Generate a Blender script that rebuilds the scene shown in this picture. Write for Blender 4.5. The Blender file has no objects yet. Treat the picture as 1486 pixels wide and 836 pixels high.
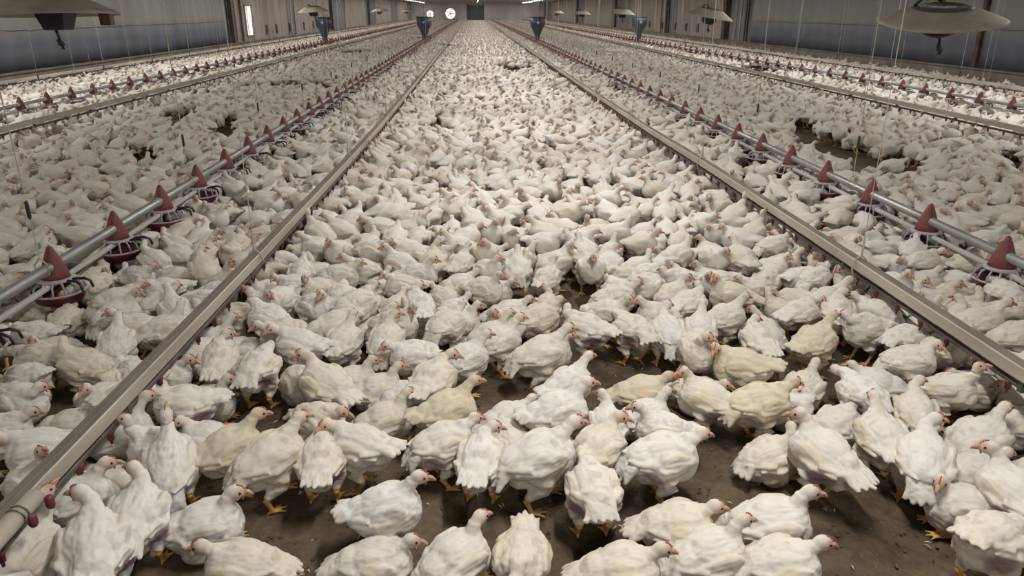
import bpy, bmesh, math, random
import numpy as np
from mathutils import Vector, Matrix, Euler, noise, kdtree
PI = math.pi
SC = bpy.context.scene
random.seed(7); RNG = np.random.default_rng(7)

# ---------------------------------------------------------------- camera, world, exposure
PITCH, YAW, EYE, FPX = math.radians(20.54), math.radians(2.85), 1.70, 1073.0
cam = bpy.data.cameras.new('camera'); cam_o = bpy.data.objects.new('camera', cam); SC.collection.objects.link(cam_o)
cam.sensor_width = 36.0; cam.lens = FPX*36.0/1486.0; cam.clip_start = .05; cam.clip_end = 400
cam_o.location = (0, 0, EYE); cam_o.rotation_euler = (PI/2 - PITCH, 0, -YAW)
SC.camera = cam_o
world = bpy.data.worlds.new('world'); SC.world = world; world.use_nodes = True
world.node_tree.nodes['Background'].inputs[0].default_value = (.5, .55, .62, 1)
world.node_tree.nodes['Background'].inputs[1].default_value = .2
SC.view_settings.view_transform = 'Standard'; SC.view_settings.look = 'None'
SC.view_settings.gamma = 1; SC.view_settings.use_curve_mapping = False
SC.view_settings.exposure = EXPO = 0.0
# the barn's tube lamps: three rows under the ceiling (built with their fixtures below)
LAMP_ROWS = (-7.9, .7, 8.3); LAMP_Z = 2.95; LAMP_STEP = 4.0; LAMP_Y0 = -2.2
LAMP_W = 71.0; LAMP_COL = (1.0, .975, .94)
# ---------------------------------------------------------------- chickens
def V3(*a): return Vector(a)
def add_ell(bm, c, r, rot=(0,0,0), seg=16, rings=10):
    """ellipsoid; c centre, r semi axes, rot euler"""
    M = Matrix.Translation(c) @ Euler(rot).to_matrix().to_4x4() @ Matrix.Diagonal((r[0], r[1], r[2], 1))
    bmesh.ops.create_uvsphere(bm, u_segments=seg, v_segments=rings, radius=1.0, matrix=M)
def add_chain(bm, pts, rad, seg=10, flat=1.0):
    """closed tapered tube through pts; flat squashes it vertically"""
    P = [Vector(p) for p in pts]; n = len(P); rings = []
    for i in range(n):
        t = (P[min(i+1, n-1)] - P[max(i-1, 0)]).normalized()
        s = t.cross(Vector((0,0,1)))
        if s.length < 1e-3: s = t.cross(Vector((0,1,0)))
        s.normalize(); u = s.cross(t).normalized()
        r = rad[i] if not isinstance(rad, (int, float)) else rad
        rings.append([bm.verts.new(P[i] + s*math.cos(2*PI*k/seg)*r + u*math.sin(2*PI*k/seg)*r*flat) for k in range(seg)])
    for a, b in zip(rings, rings[1:]):
        for k in range(seg): bm.faces.new((a[k], a[(k+1)%seg], b[(k+1)%seg], b[k]))
    bm.faces.new(list(reversed(rings[0]))); bm.faces.new(rings[-1])
def bez(a, b, c, d, n):
    out = []
    for i in range(n):
        t = i/(n-1); out.append(a*(1-t)**3 + b*3*t*(1-t)**2 + c*3*t*t*(1-t) + d*t**3)
    return out

# pose: stance, head point (relative to the body), head yaw, head pitch, body pitch, bare patch strength
POSES = {
 'stand_up':      dict(st='stand', h=(0.125,0.000,0.111), hy=0,   hp=-8,  bp=12, bare=0),
 'stand_up_l':    dict(st='stand', h=(0.115,0.018,0.111), hy=55, hp=-5, bp=10, bare=.9),
 'stand_up_r':    dict(st='stand', h=(0.115,-0.018,0.106), hy=-60, hp=-8, bp=10, bare=0),
 'stand_mid':     dict(st='stand', h=(0.138,0.000,0.079), hy=8,   hp=-14, bp=4,  bare=.6),
 'stand_mid_l':   dict(st='stand', h=(0.128,0.030,0.084), hy=70, hp=-10, bp=4, bare=0),
 'stand_mid_r':   dict(st='stand', h=(0.128,-0.030,0.079), hy=-75, hp=-12, bp=6, bare=1),
 'stand_low':     dict(st='stand', h=(0.195,0.010,0.020), hy=10, hp=-30, bp=-6, bare=1),
 'stand_peck':    dict(st='stand', h=(0.190,0.000,-0.105), hy=0,  hp=-70, bp=-16, bare=.8),
 'stand_drink':   dict(st='stand', h=(0.110,0.000,0.151), hy=0,   hp=35,  bp=22, bare=0),
 'walk_up':       dict(st='walk',  h=(0.130,0.000,0.106), hy=0,   hp=-8,  bp=12, bare=0),
 'walk_mid':      dict(st='walk',  h=(0.143,0.010,0.079), hy=15, hp=-12, bp=6,  bare=.7),
 'rest_up':       dict(st='rest',  h=(0.115,0.000,0.111), hy=0,   hp=-6,  bp=8,  bare=0),
 'rest_up_l':     dict(st='rest',  h=(0.108,0.020,0.104), hy=60, hp=-8,  bp=6, bare=0),
 'rest_up_r':     dict(st='rest',  h=(0.108,-0.020,0.106), hy=-55, hp=-6, bp=8, bare=.5),
 'rest_mid':      dict(st='rest',  h=(0.128,0.000,0.079), hy=0,   hp=-12, bp=3,  bare=0),
 'rest_tuck':     dict(st='rest',  h=(0.093,0.030,0.079), hy=120, hp=-15, bp=2, bare=.5),
 'rest_low':      dict(st='rest',  h=(0.170,-0.020,0.040), hy=-20, hp=-14, bp=0, bare=0),
}
def build_bird(pose, seed):
    """returns dict(bm body, head frame, colour function)"""
    q = POSES[pose]; st = q['st']; rnd = random.Random(seed)
    rest = st == 'rest'
    zc = .088 if rest else .172
    bp = math.radians(q['bp'])
    R = Matrix.Rotation(-bp, 3, 'Y')
    C = V3(0, 0, zc)
    W = lambda x, y, z: C + R @ V3(x, y, z)
    e = (0, -bp, 0)
    wid = 1.08 if rest else 1.0
    bm = bmesh.new()
    add_ell(bm, W(0,0,0), (.104, .081*wid, .083), e, 20, 14)                # trunk
    add_ell(bm, W(.044,0,-.004), (.068, .077*wid, .082), e)                 # breast
    add_ell(bm, W(-.070,0,.010), (.062, .060*wid, .056), e)                 # rump
    add_ell(bm, W(-.060,0,-.032), (.055, .052, .042), e)                    # vent fluff
    # tail, short and ragged
    tl = rnd.uniform(.88, 1.04); td = rnd.uniform(-.095, .0) if rnd.random() < .7 else rnd.uniform(0, .03)
    for k in range(5):
        y = (k-2)*.013
        add_chain(bm, [W(-.085, y*.8, .022), W(-.125, y*1.1, .026+td*.5), W((-.165-.010*(2-abs(k-2)))*tl, y*1.9, .022+td-.004*abs(k-2)+rnd.uniform(-.003,.003))],
                  [.034, .023, .007], 8, .8)
    # wings
    for s in (-1, 1):
        add_ell(bm, W(.000, s*.066*wid, .014), (.076, .020, .043), (0, -bp+math.radians(-9), s*math.radians(5)), 16, 10)
        for k in range(4):
            L = .074 - .010*k
            add_chain(bm, [W(.035-.012*k, s*(.076-.002*k)*wid, .010-.013*k), W(-.028, s*(.084-.003*k)*wid, .006-.014*k), W(-.028-L, s*(.060-.003*k)*wid, .012-.011*k)],
                      [.010, .0105, .003], 8, 1.0)
        add_chain(bm, [W(-.04, s*.070*wid, .024), W(-.095, s*.046, .026), W(-.135, s*.022, .030)], [.020, .014, .004], 8, .7)
    # neck and head
    H = C + V3(q['h'][0]-(.016 if q['h'][2] > .03 else 0), q['h'][1], q['h'][2]+.004)
    hy, hp = math.radians(q['hy']), math.radians(q['hp'])
    Rh = Matrix.Rotation(hy, 3, 'Z') @ Matrix.Rotation(-hp, 3, 'Y')
    N0 = W(.060, 0, .030)
    back = Rh @ V3(-.020, 0, -.012)
    p3 = H + back
    up = V3(.02, 0, .055) if q['h'][2] > .03 else V3(.07, 0, .03)
    c1 = N0 + up; c2 = p3 + Rh @ V3(-.012, 0, -.035 if q['h'][2] > .03 else .0)
    neck = bez(N0, c1, c2, p3, 7)
    add_chain(bm, neck, [.046, .039, .0315, .0265, .0238, .0228, .0220], 12)
    add_ell(bm, H, (.0290, .0215, .0245), (0, -hp, hy), 14, 10)
    add_ell(bm, H + Rh @ V3(.012, 0, -.004), (.021, .0150, .0155), (0, -hp, hy), 12, 8)
    add_ell(bm, H + Rh @ V3(-.012, 0, -.008), (.022, .0195, .0210), (0, -hp, hy), 12, 8)
    legs = []
    if not rest:
        sw = {'stand': (0, 0), 'walk': (.035, -.035)}[st]
        for s, dx in ((1, sw[0]), (-1, sw[1])):
            hip = W(-.012, s*.040, -.030)
            knee = V3(hip.x+.014+dx*.5, s*.047, .098)
            hock = V3(hip.x-.022+dx*.9, s*.047, .063)
            foot = V3(hip.x+.012+dx*1.25, s*.046, .008)
            add_chain(bm, [hip, (hip+knee)/2+V3(0,s*.006,0), knee, (knee+hock)/2, hock], [.046, .043, .034, .022, .0125], 10)
            add_chain(bm, [hock, (hock+foot)/2, foot], [.0115, .0085, .0085], 8)
            legs.append((hock, foot, s))
            for a, L in ((-32, .044), (0, .052), (32, .044), (172, .022)):
                d = V3(math.cos(math.radians(a)), math.sin(math.radians(a)), 0)
                add_chain(bm, [foot, foot + d*L*.5 + V3(0,0,.001), foot + d*L + V3(0,0,-.004)], [.0075, .0058, .0035], 6)
    else:
        for s in (1, -1):
            add_ell(bm, V3(-.012, s*.052, .040), (.062, .034, .038), (0, 0, 0))
            f = V3(.065, s*.040, .008); legs.append((V3(.03, s*.04, .012), f, s))
            for a in (-25, 5, 35):
                d = V3(math.cos(math.radians(a)), math.sin(math.radians(a)), 0)
                add_chain(bm, [f-V3(.04,0,0), f + d*.02, f + d*.045 + V3(0,0,-.003)], [.008, .006, .0035], 6)
    info = dict(H=H, Rh=Rh, legs=legs, C=C, R=R, bare=q['bare'], rest=rest, neck=neck, seed=seed, wid=wid)
    return bm, info

def remesh(bm, voxel, smooth, name):
    me = bpy.data.meshes.new(name); bm.to_mesh(me); bm.free()
    o = bpy.data.objects.new(name, me); SC.collection.objects.link(o)
    m = o.modifiers.new('r', 'REMESH'); m.mode = 'VOXEL'; m.voxel_size = voxel
    s = o.modifiers.new('s', 'SMOOTH'); s.factor = .5; s.iterations = smooth
    dg = bpy.context.evaluated_depsgraph_get(); dg.update()
    out = bpy.data.meshes.new_from_object(o.evaluated_get(dg))
    bpy.data.objects.remove(o); bpy.data.meshes.remove(me)
    return out
def decimate(me, ratio):
    o = bpy.data.objects.new('d', me); SC.collection.objects.link(o)
    m = o.modifiers.new('d', 'DECIMATE'); m.ratio = ratio; m.use_collapse_triangulate = True
    dg = bpy.context.evaluated_depsgraph_get(); dg.update()
    out = bpy.data.meshes.new_from_object(o.evaluated_get(dg))
    bpy.data.objects.remove(o)
    return out
def get_co(me):
    a = np.empty(len(me.vertices)*3, np.float32); me.vertices.foreach_get('co', a); return a.reshape(-1, 3)
def set_co(me, a):
    me.vertices.foreach_set('co', np.ascontiguousarray(a, np.float32).ravel()); me.update()
def smoothstep(a, b, x):
    t = np.clip((x-a)/(b-a), 0, 1); return t*t*(3-2*t)
def fluff(me, info):
    """feather ridges and fluffy lumps as real relief"""
    co = get_co(me); n = np.empty_like(co); me.vertex_normals.foreach_get('vector', n.ravel()) if False else None
    nn = np.empty(len(me.vertices)*3, np.float32); me.vertices.foreach_get('normal', nn); nn = nn.reshape(-1, 3)
    H = np.array(info['H']); d = np.linalg.norm(co-H, axis=1)
    loc = (co - np.array(info['C'])) @ np.array(info['R'])
    w = smoothstep(.03, .07, d) * smoothstep(.045 if not info['rest'] else .0, .09 if not info['rest'] else .03, co[:, 2])
    s = info['seed']*3.17
    amp = np.empty(len(co), np.float32)
    for i, c in enumerate(loc):
        v = Vector((c[0]*16+s, c[1]*34, c[2]*34))
        v2 = Vector((c[0]*38+s, c[1]*95, c[2]*95))
        amp[i] = noise.noise(v)*.0058 + noise.noise(v2)*.0027
    set_co(me, co + nn*(amp*w)[:, None])
SKIN = np.array((.42, .235, .170)); WHITE = np.array((.670, .643, .600)); CREAM = np.array((.60, .52, .38))
BARESKIN = np.array((.250, .165, .185)); LEG = np.array((.60, .36, .13)); GRIME_SHADE = np.array((.38, .32, .25))
def paint(me, info, extra=None):
    """the bird's own colours: white plumage, creamy wing stains, pink face, bare mauve skin, orange shanks"""
    co = get_co(me); n = len(co)
    loc = (co - np.array(info['C'])) @ np.array(info['R'])
    col = np.tile(WHITE, (n, 1))
    s = info['seed']
    nz = np.array([noise.noise(Vector((c[0]*14+s, c[1]*14, c[2]*14))) for c in loc])
    nz2 = np.array([noise.noise(Vector((c[0]*32+s, c[1]*32+5, c[2]*32))) for c in loc])
    def mix(c, w): 
        nonlocal col
        w = np.clip(w, 0, 1)[:, None]; col = col*(1-w) + np.array(c)*w
    wing = smoothstep(.045, .075, np.abs(loc[:, 1])) * smoothstep(-.12, -.03, loc[:, 0])
    mix(CREAM, wing*.6*smoothstep(-.25, .35, nz)); mix(CREAM, .25*smoothstep(0, .5, nz2))
    mix(GRIME_SHADE, .7*smoothstep(.085, .03, co[:, 2])*smoothstep(-.5, .3, nz2))  # belly dirt, with shade for the crevices low down painted into it
    mix(GRIME_SHADE, .35*smoothstep(.12, .5, nz2*nz*4))
    if info['bare'] > 0:
        for sd in (-1, 1):
            c = np.array((-.066, sd*.062, -.026)); r = np.array((.050, .036, .036))
            dd = np.linalg.norm((loc-c)/r, axis=1)
            mix(BARESKIN, info['bare']*smoothstep(1.25, .7, dd + nz*.5))
    for h, f, sd in info['legs']:
        a, b = np.array(h), np.array(f); ab = b-a
        t = np.clip(((co-a) @ ab)/(ab@ab), 0, 1.0); dd = np.linalg.norm(co-(a+t[:, None]*ab), axis=1)
        up = .080 if not info['rest'] else .02
        mix(LEG, smoothstep(.019, .013, dd)*smoothstep(up, up-.018, co[:, 2]))
        df = np.linalg.norm((co-b)*np.array((1,1,1.5)), axis=1)
        mix(LEG, smoothstep(.062, .055, df)*smoothstep(.022, .014, co[:, 2]))
    H = np.array(info['H']); Rh = np.array(info['Rh'])
    hl = (co-H) @ Rh
    face = smoothstep(.040, .020, np.linalg.norm(hl - np.array((.022, 0, -.004)), axis=1))
    mix(SKIN, .78*face); mix((.60, .48, .38), .22*smoothstep(.060, .03, np.linalg.norm(hl, axis=1)))
    if extra is not None:
        col = np.where(extra[:, 3:4] > .5, extra[:, :3], col)
    rgba = np.ones((n, 4), np.float32); rgba[:, :3] = np.clip(col, 0, 1)
    return rgba
def put_col(me, rgba):
    a = me.color_attributes.get('Col') or me.color_attributes.new('Col', 'FLOAT_COLOR', 'POINT')
    a.data.foreach_set('color', np.ascontiguousarray(rgba, np.float32).ravel())
BEAKC, COMBC, EYEC = (.46, .27, .18), (.34, .125, .10), (.012, .009, .008)
def head_bits(info):
    """beak, comb with wattles, eyes as separate bmeshes in bird space"""
    H, Rh = info['H'], info['Rh']; P = lambda x, y, z: H + Rh @ V3(x*1.11, y*1.12, z*1.11)
    b = bmesh.new()
    add_chain(b, [P(.022,0,.002), P(.034,0,.000), P(.044,0,-.006), P(.047,0,-.011)], [.0085, .0070, .0042, .0012], 8, .9)
    add_chain(b, [P(.022,0,-.006), P(.034,0,-.008), P(.041,0,-.010)], [.0065, .0048, .0015], 8, .6)
    c = bmesh.new()
    for x, z, r in ((.022, .0125, .0030), (.0165, .0172, .0036), (.0105, .0203, .0036), (.0045, .0218, .0030)):
        add_ell(c, P(x, 0, z), (r*1.05, .0026, r*1.15), Rh.to_euler(), 8, 6)
    wattles = []
    for s in (-1, 1):
        w = bmesh.new(); add_ell(w, P(.020, s*.005, -.018), (.0034, .0022, .0038), Rh.to_euler(), 8, 6); wattles.append(w)
    eyes = []
    for s in (-1, 1):
        e = bmesh.new(); add_ell(e, P(.0125, s*.0150, .0045), (.0044, .0028, .0044), Rh.to_euler(), 10, 8); eyes.append(e)
    return b, c, eyes, wattles

# ---------------------------------------------------------------- materials
def mat(name, base=(.5,.5,.5), rough=.7, metal=0.0, noise_scale=None, dark=None, bump=0.0, bump_scale=60, emit=None, estr=0, stretch=(1,1,1), spread=(.35,.65)):
    m = bpy.data.materials.new(name); m.use_nodes = True; nt = m.node_tree; b = nt.nodes['Principled BSDF']
    b.inputs['Base Color'].default_value = (*base, 1); b.inputs['Roughness'].default_value = rough; b.inputs['Metallic'].default_value = metal
    if noise_scale or bump:
        tc = nt.nodes.new('ShaderNodeTexCoord'); mp = nt.nodes.new('ShaderNodeMapping'); mp.inputs['Scale'].default_value = stretch
        nt.links.new(tc.outputs['Object'], mp.inputs[0])
    if noise_scale:
        n = nt.nodes.new('ShaderNodeTexNoise'); n.inputs['Scale'].default_value = noise_scale; n.inputs['Detail'].default_value = 6
        r = nt.nodes.new('ShaderNodeValToRGB'); r.color_ramp.elements[0].position = spread[0]; r.color_ramp.elements[1].position = spread[1]
        r.color_ramp.elements[0].color = (*(dark or tuple(c*.6 for c in base)), 1); r.color_ramp.elements[1].color = (*base, 1)
        nt.links.new(mp.outputs[0], n.inputs[0]); nt.links.new(n.outputs[0], r.inputs[0]); nt.links.new(r.outputs[0], b.inputs['Base Color'])
    if bump:
        n2 = nt.nodes.new('ShaderNodeTexNoise'); n2.inputs['Scale'].default_value = bump_scale; n2.inputs['Detail'].default_value = 4
        bp_ = nt.nodes.new('ShaderNodeBump'); bp_.inputs['Strength'].default_value = bump; bp_.inputs['Distance'].default_value = .01
        nt.links.new(mp.outputs[0], n2.inputs[0]); nt.links.new(n2.outputs[0], bp_.inputs['Height']); nt.links.new(bp_.outputs[0], b.inputs['Normal'])
    if emit:
        b.inputs['Emission Color'].default_value = (*emit, 1); b.inputs['Emission Strength'].default_value = estr
    return m
def plumage_mat():
    m = bpy.data.materials.new('plumage'); m.use_nodes = True; nt = m.node_tree; b = nt.nodes['Principled BSDF']
    b.inputs['Roughness'].default_value = .9; b.inputs['Specular IOR Level'].default_value = .15
    at = nt.nodes.new('ShaderNodeAttribute'); at.attribute_name = 'Col'
    oi = nt.nodes.new('ShaderNodeObjectInfo')
    mx = nt.nodes.new('ShaderNodeMix'); mx.data_type = 'RGBA'; mx.blend_type = 'MULTIPLY'; mx.inputs[0].default_value = 1
    nt.links.new(at.outputs['Color'], mx.inputs[6]); nt.links.new(oi.outputs['Color'], mx.inputs[7])      # object colour: this bird's own tone of white
    nt.links.new(mx.outputs[2], b.inputs['Base Color'])
    tc = nt.nodes.new('ShaderNodeTexCoord'); n = nt.nodes.new('ShaderNodeTexNoise'); n.inputs['Scale'].default_value = 70; n.inputs['Detail'].default_value = 3
    bu = nt.nodes.new('ShaderNodeBump'); bu.inputs['Strength'].default_value = .35; bu.inputs['Distance'].default_value = .004
    nt.links.new(tc.outputs['Object'], n.inputs[0]); nt.links.new(n.outputs[0], bu.inputs['Height']); nt.links.new(bu.outputs[0], b.inputs['Normal'])
    return m
def litter_mat():
    m = bpy.data.materials.new('litter'); m.use_nodes = True; nt = m.node_tree; b = nt.nodes['Principled BSDF']; L = nt.links.new
    b.inputs['Roughness'].default_value = .92; b.inputs['Specular IOR Level'].default_value = .25
    tc = nt.nodes.new('ShaderNodeTexCoord')
    def nz(s, d): 
        n = nt.nodes.new('ShaderNodeTexNoise'); n.inputs['Scale'].default_value = s; n.inputs['Detail'].default_value = d; L(tc.outputs['Object'], n.inputs[0]); return n
    n1, n2 = nz(3.2, 8), nz(38, 5)
    r1 = nt.nodes.new('ShaderNodeValToRGB'); r1.color_ramp.elements[0].position = .33; r1.color_ramp.elements[1].position = .68
    r1.color_ramp.elements[0].color = (.058, .040, .024, 1); r1.color_ramp.elements[1].color = (.150, .108, .068, 1)
    L(n1.outputs[0], r1.inputs[0])
    mx = nt.nodes.new('ShaderNodeMix'); mx.data_type = 'RGBA'; mx.blend_type = 'OVERLAY'; mx.inputs[0].default_value = .55
    L(r1.outputs[0], mx.inputs[6]); L(n2.outputs[0], mx.inputs[7])
    v = nt.nodes.new('ShaderNodeTexVoronoi'); v.inputs['Scale'].default_value = 26; L(tc.outputs['Object'], v.inputs['Vector'])
    r2 = nt.nodes.new('ShaderNodeValToRGB'); r2.color_ramp.elements[0].position = .035; r2.color_ramp.elements[1].position = .08
    r2.color_ramp.elements[0].color = (1, 1, 1, 1); r2.color_ramp.elements[1].color = (0, 0, 0, 1); L(v.outputs['Distance'], r2.inputs[0])
    mx2 = nt.nodes.new('ShaderNodeMix'); mx2.data_type = 'RGBA'; L(r2.outputs[0], mx2.inputs[0]); L(mx.outputs[2], mx2.inputs[6]); mx2.inputs[7].default_value = (.30, .25, .18, 1)
    L(mx2.outputs[2], b.inputs['Base Color'])
    bu = nt.nodes.new('ShaderNodeBump'); bu.inputs['Strength'].default_value = .8; bu.inputs['Distance'].default_value = .012
    L(n2.outputs[0], bu.inputs['Height']); L(bu.outputs[0], b.inputs['Normal'])
    return m
M = dict(
    plumage=plumage_mat(), litter=litter_mat(),
    beak=mat('beak', BEAKC, .5), comb=mat('comb', COMBC, .6), eye=mat('eye', EYEC, .12),
    rail=mat('dusty_aluminium', (.47, .42, .345), .6, .1, 9, (.33, .29, .235), .15, 40, stretch=(1, .15, 1)),
    rail_top=mat('dust_caked_metal', (.185, .155, .120), .85, 0, 14, (.125, .105, .080), .2, 60, stretch=(1, .25, 1)),
    rail_dark=mat('dusty_steel_tube', (.12, .10, .085), .6, .2, 12, (.07, .06, .05)),
    galv=mat('galvanised_tube', (.40, .40, .385), .45, .55, 7, (.27, .265, .255), .1, 50, stretch=(1, .3, 1)),
    whitepipe=mat('white_plastic_pipe', (.50, .47, .44), .5),
    red=mat('red_plastic', (.185, .045, .040), .6, 0, 25, (.12, .032, .030)),
    maroon=mat('maroon_plastic', (.16, .028, .036), .5, 0, 20, (.09, .020, .024)),
    grille=mat('grey_plastic_grille', (.36, .33, .34), .55), black=mat('black_plastic', (.022, .020, .022), .5),
    cord=mat('dusty_cord', (.42, .38, .32), .85), wire=mat('dull_wire', (.20, .18, .15), .5, .4),
    hopper=mat('blue_grey_hopper_plastic', (.055, .068, .090), .5, 0, 4, (.045, .055, .072)), hopper_rim=mat('dark_hopper_rim', (.045, .05, .055), .5),
    sticker=mat('pale_sticker', (.35, .42, .52), .5),
    canopy=mat('dusty_cream_canopy', (.36, .325, .26), .7, .0, 6, (.28, .25, .20)), canopy_band=mat('dark_canopy_band', (.075, .06, .055), .6),
    burner=mat('dark_burner_housing', (.030, .027, .048), .45, .2), brown=mat('brown_metal', (.10, .062, .05), .6),
    wall=mat('grey_wall_panel', (.185, .172, .162), .85, 0, .7, (.13, .12, .112), .2, 30, stretch=(1, .8, .4)),
    tan=mat('tan_wall_board', (.27, .225, .19), .85, 0, 1.3, (.19, .16, .135), stretch=(1, 1, .3)),
    kerb=mat('dusty_concrete_kerb', (.19, .155, .125), .9, 0, 3, (.12, .10, .08), .3, 25),
    post=mat('dark_brown_post', (.075, .055, .05), .8, 0, 5, (.04, .03, .028)),
    ceiling=mat('white_ceiling_board', (.42, .41, .40), .8, 0, 2, (.36, .35, .34)),
    endwall=mat('end_wall_sheet', (.50, .46, .445), .85, 0, .5, (.40, .37, .36)), door=mat('dark_grey_door', (.05, .055, .065), .6),
    light=mat('lamp_tube', (.9, .9, .9), .4, emit=(1, .98, .94), estr=40), daylight=mat('daylight_opening', (.8, .8, .78), .6, emit=(1, .97, .88), estr=1.15),
    slit=mat('warm_daylight_strip', (.8, .75, .7), .6, emit=(1, .88, .78), estr=.75), housing=mat('lamp_housing', (.7, .7, .7), .5),
    crumb=mat('litter_crumb', (.14, .10, .065), .95, 0, 30, (.05, .035, .022)), down=mat('loose_down', (.62, .57, .48), .9),
)
def curtain_mat():
    m = bpy.data.materials.new('blue_grey_curtain'); m.use_nodes = True; nt = m.node_tree; b = nt.nodes['Principled BSDF']; L = nt.links.new
    b.inputs['Roughness'].default_value = .7
    tc = nt.nodes.new('ShaderNodeTexCoord'); sp = nt.nodes.new('ShaderNodeSeparateXYZ'); L(tc.outputs['Object'], sp.inputs[0])
    n = nt.nodes.new('ShaderNodeTexNoise'); n.inputs['Scale'].default_value = 1.1; n.inputs['Detail'].default_value = 5; L(tc.outputs['Object'], n.inputs[0])
    ad = nt.nodes.new('ShaderNodeMath'); ad.operation = 'MULTIPLY_ADD'; L(n.outputs[0], ad.inputs[0]); ad.inputs[1].default_value = .22; zs = nt.nodes.new('ShaderNodeMath'); zs.operation = 'MULTIPLY'; zs.inputs[1].default_value = .62; L(sp.outputs['Z'], zs.inputs[0]); L(zs.outputs[0], ad.inputs[2])
    r = nt.nodes.new('ShaderNodeValToRGB'); r.color_ramp.elements[0].position = .70; r.color_ramp.elements[1].position = 1.0
    r.color_ramp.elements[0].color = (.075, .080, .104, 1); r.color_ramp.elements[1].color = (.168, .158, .147, 1)   # bluish at the foot, turning grey higher up
    L(ad.outputs[0], r.inputs[0]); L(r.outputs[0], b.inputs['Base Color'])
    return m
M['curtain'] = curtain_mat()

# ---------------------------------------------------------------- object helpers
def obj(name, bm, material, parent=None, smooth=False, label=None):
    me = bpy.data.meshes.new(name); bm.to_mesh(me); bm.free(); me.materials.append(material)
    if smooth: me.shade_smooth()
    o = bpy.data.objects.new(name, me); SC.collection.objects.link(o)
    if parent is not None: o.parent = parent
    if label: o['label'] = label
    return o
def thing(name, label, cat, loc=(0,0,0), rot=(0,0,0), group=None):
    o = bpy.data.objects.new(name, None); SC.collection.objects.link(o); o.empty_display_size = .1
    o.location = loc; o.rotation_euler = rot; o['label'] = label; o['category'] = cat
    if group: o['group'] = group
    return o
def struct(name, bm, m, parent=None):
    o = obj(name, bm, m, parent); o['kind'] = 'structure'; return o
def box(bm, x0, x1, y0, y1, z0, z1):
    v = [bm.verts.new(p) for p in ((x0,y0,z0),(x1,y0,z0),(x1,y1,z0),(x0,y1,z0),(x0,y0,z1),(x1,y0,z1),(x1,y1,z1),(x0,y1,z1))]
    for f in ((0,3,2,1),(4,5,6,7),(0,1,5,4),(1,2,6,5),(2,3,7,6),(3,0,4,7)): bm.faces.new([v[i] for i in f])
def lathe(bm, prof, seg=24, c=(0,0,0), power=2.0, caps=True):
    """surface of revolution about z; power > 2 makes the plan squarish"""
    rings = []
    for r, z in prof:
        ring = []
        for k in range(seg):
            a = 2*PI*k/seg; ca, sa = math.cos(a), math.sin(a)
            q = (abs(ca)**power + abs(sa)**power)**(-1/power)
            ring.append(bm.verts.new((c[0]+r*q*ca, c[1]+r*q*sa, c[2]+z)))
        rings.append(ring)
    for a, b in zip(rings, rings[1:]):
        for k in range(seg): bm.faces.new((a[k], a[(k+1)%seg], b[(k+1)%seg], b[k]))
    if caps: bm.faces.new(list(reversed(rings[0]))); bm.faces.new(rings[-1])
def sweep(bm, path, prof):
    """profile (x,z list) carried along a path running in +y"""
    rings = [[bm.verts.new((p[0]+x, p[1], p[2]+z)) for x, z in prof] for p in path]
    n = len(prof)
    for a, b in zip(rings, rings[1:]):
        for k in range(n): bm.faces.new((a[k], b[k], b[(k+1)%n], a[(k+1)%n]))
    bm.faces.new(rings[0]); bm.faces.new(list(reversed(rings[-1])))
def circ(r, n=12, cx=0, cz=0): return [(cx+r*math.cos(-2*PI*k/n), cz+r*math.sin(-2*PI*k/n)) for k in range(n)]

# ---------------------------------------------------------------- the barn shell
XL, XR, YB, YE, ZC = -10.3, 12.1, -5.0, 133.0, 3.25
bm = bmesh.new()
ys = np.concatenate([np.arange(YB, 1.2, .8), np.arange(1.2, 6.5, .035), np.arange(6.5, 20, .35), np.arange(20, YE+6, 6)])
xs = np.concatenate([np.arange(XL-.3, -3, .6), np.arange(-3, 3.4, .05), np.arange(3.4, XR+.6, .6)])
g = [[bm.verts.new((x, y, -.004 + .012*noise.noise(Vector((x*3, y*3, 0))) + .006*noise.noise(Vector((x*11, y*11, 3))))) for x in xs] for y in ys]
for i in range(len(ys)-1):
    for j in range(len(xs)-1): bm.faces.new((g[i][j], g[i][j+1], g[i+1][j+1], g[i+1][j]))
o = struct('floor', bm, M['litter']); o.data.shade_smooth()
bm = bmesh.new(); box(bm, XL-.4, XR+.4, YB, YE+.3, ZC, ZC+.1)
for k in range(0, 46): box(bm, XL-.2, XR+.2, YB+.5+3*k, YB+.58+3*k, ZC-.10, ZC)
struct('ceiling', bm, M['ceiling'])
def wall_bm(x, s):
    bm = bmesh.new(); box(bm, min(x, x+s*.2), max(x, x+s*.2), YB, YE, 0, ZC)
    for k in range(0, 230): y = YB+.3+.6*k; box(bm, min(x, x-s*.02), max(x, x-s*.02), y, y+.05, .42, ZC)
    return bm
struct('wall_left', wall_bm(XL, -1), M['wall']); struct('wall_right', wall_bm(XR, 1), M['wall'])
bm = bmesh.new(); box(bm, XL-.2, XR+.2, YE, YE+.2, 0, ZC)
for k in range(24): x = XL+.5+.95*k; box(bm, x, x+.06, YE-.03, YE, 0, ZC)
struct('wall_end', bm, M['endwall'])
bm = bmesh.new(); box(bm, XL-.2, XR+.2, YB-.2, YB, 0, ZC); struct('wall_back', bm, M['endwall'])
for nm, a, b in (('left', XL, XL+.22), ('right', XR-.22, XR)):
    bm = bmesh.new(); box(bm, a, b, YB, YE, 0, .40); xa, xb = (a, b+.03) if nm == 'left' else (a-.03, b); box(bm, xa, xb, YB, YE, .40, .43)
    struct('trim_kerb_'+nm, bm, M['kerb'])
bm = bmesh.new(); box(bm, -.75, 1.7, YE-.08, YE-.032, .05, 2.6); box(bm, -.95, -.75, YE-.12, YE-.032, 0, 2.8); box(bm, 1.7, 1.9, YE-.12, YE-.032, 0, 2.8)
struct('door_1', bm, M['door'])
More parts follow.
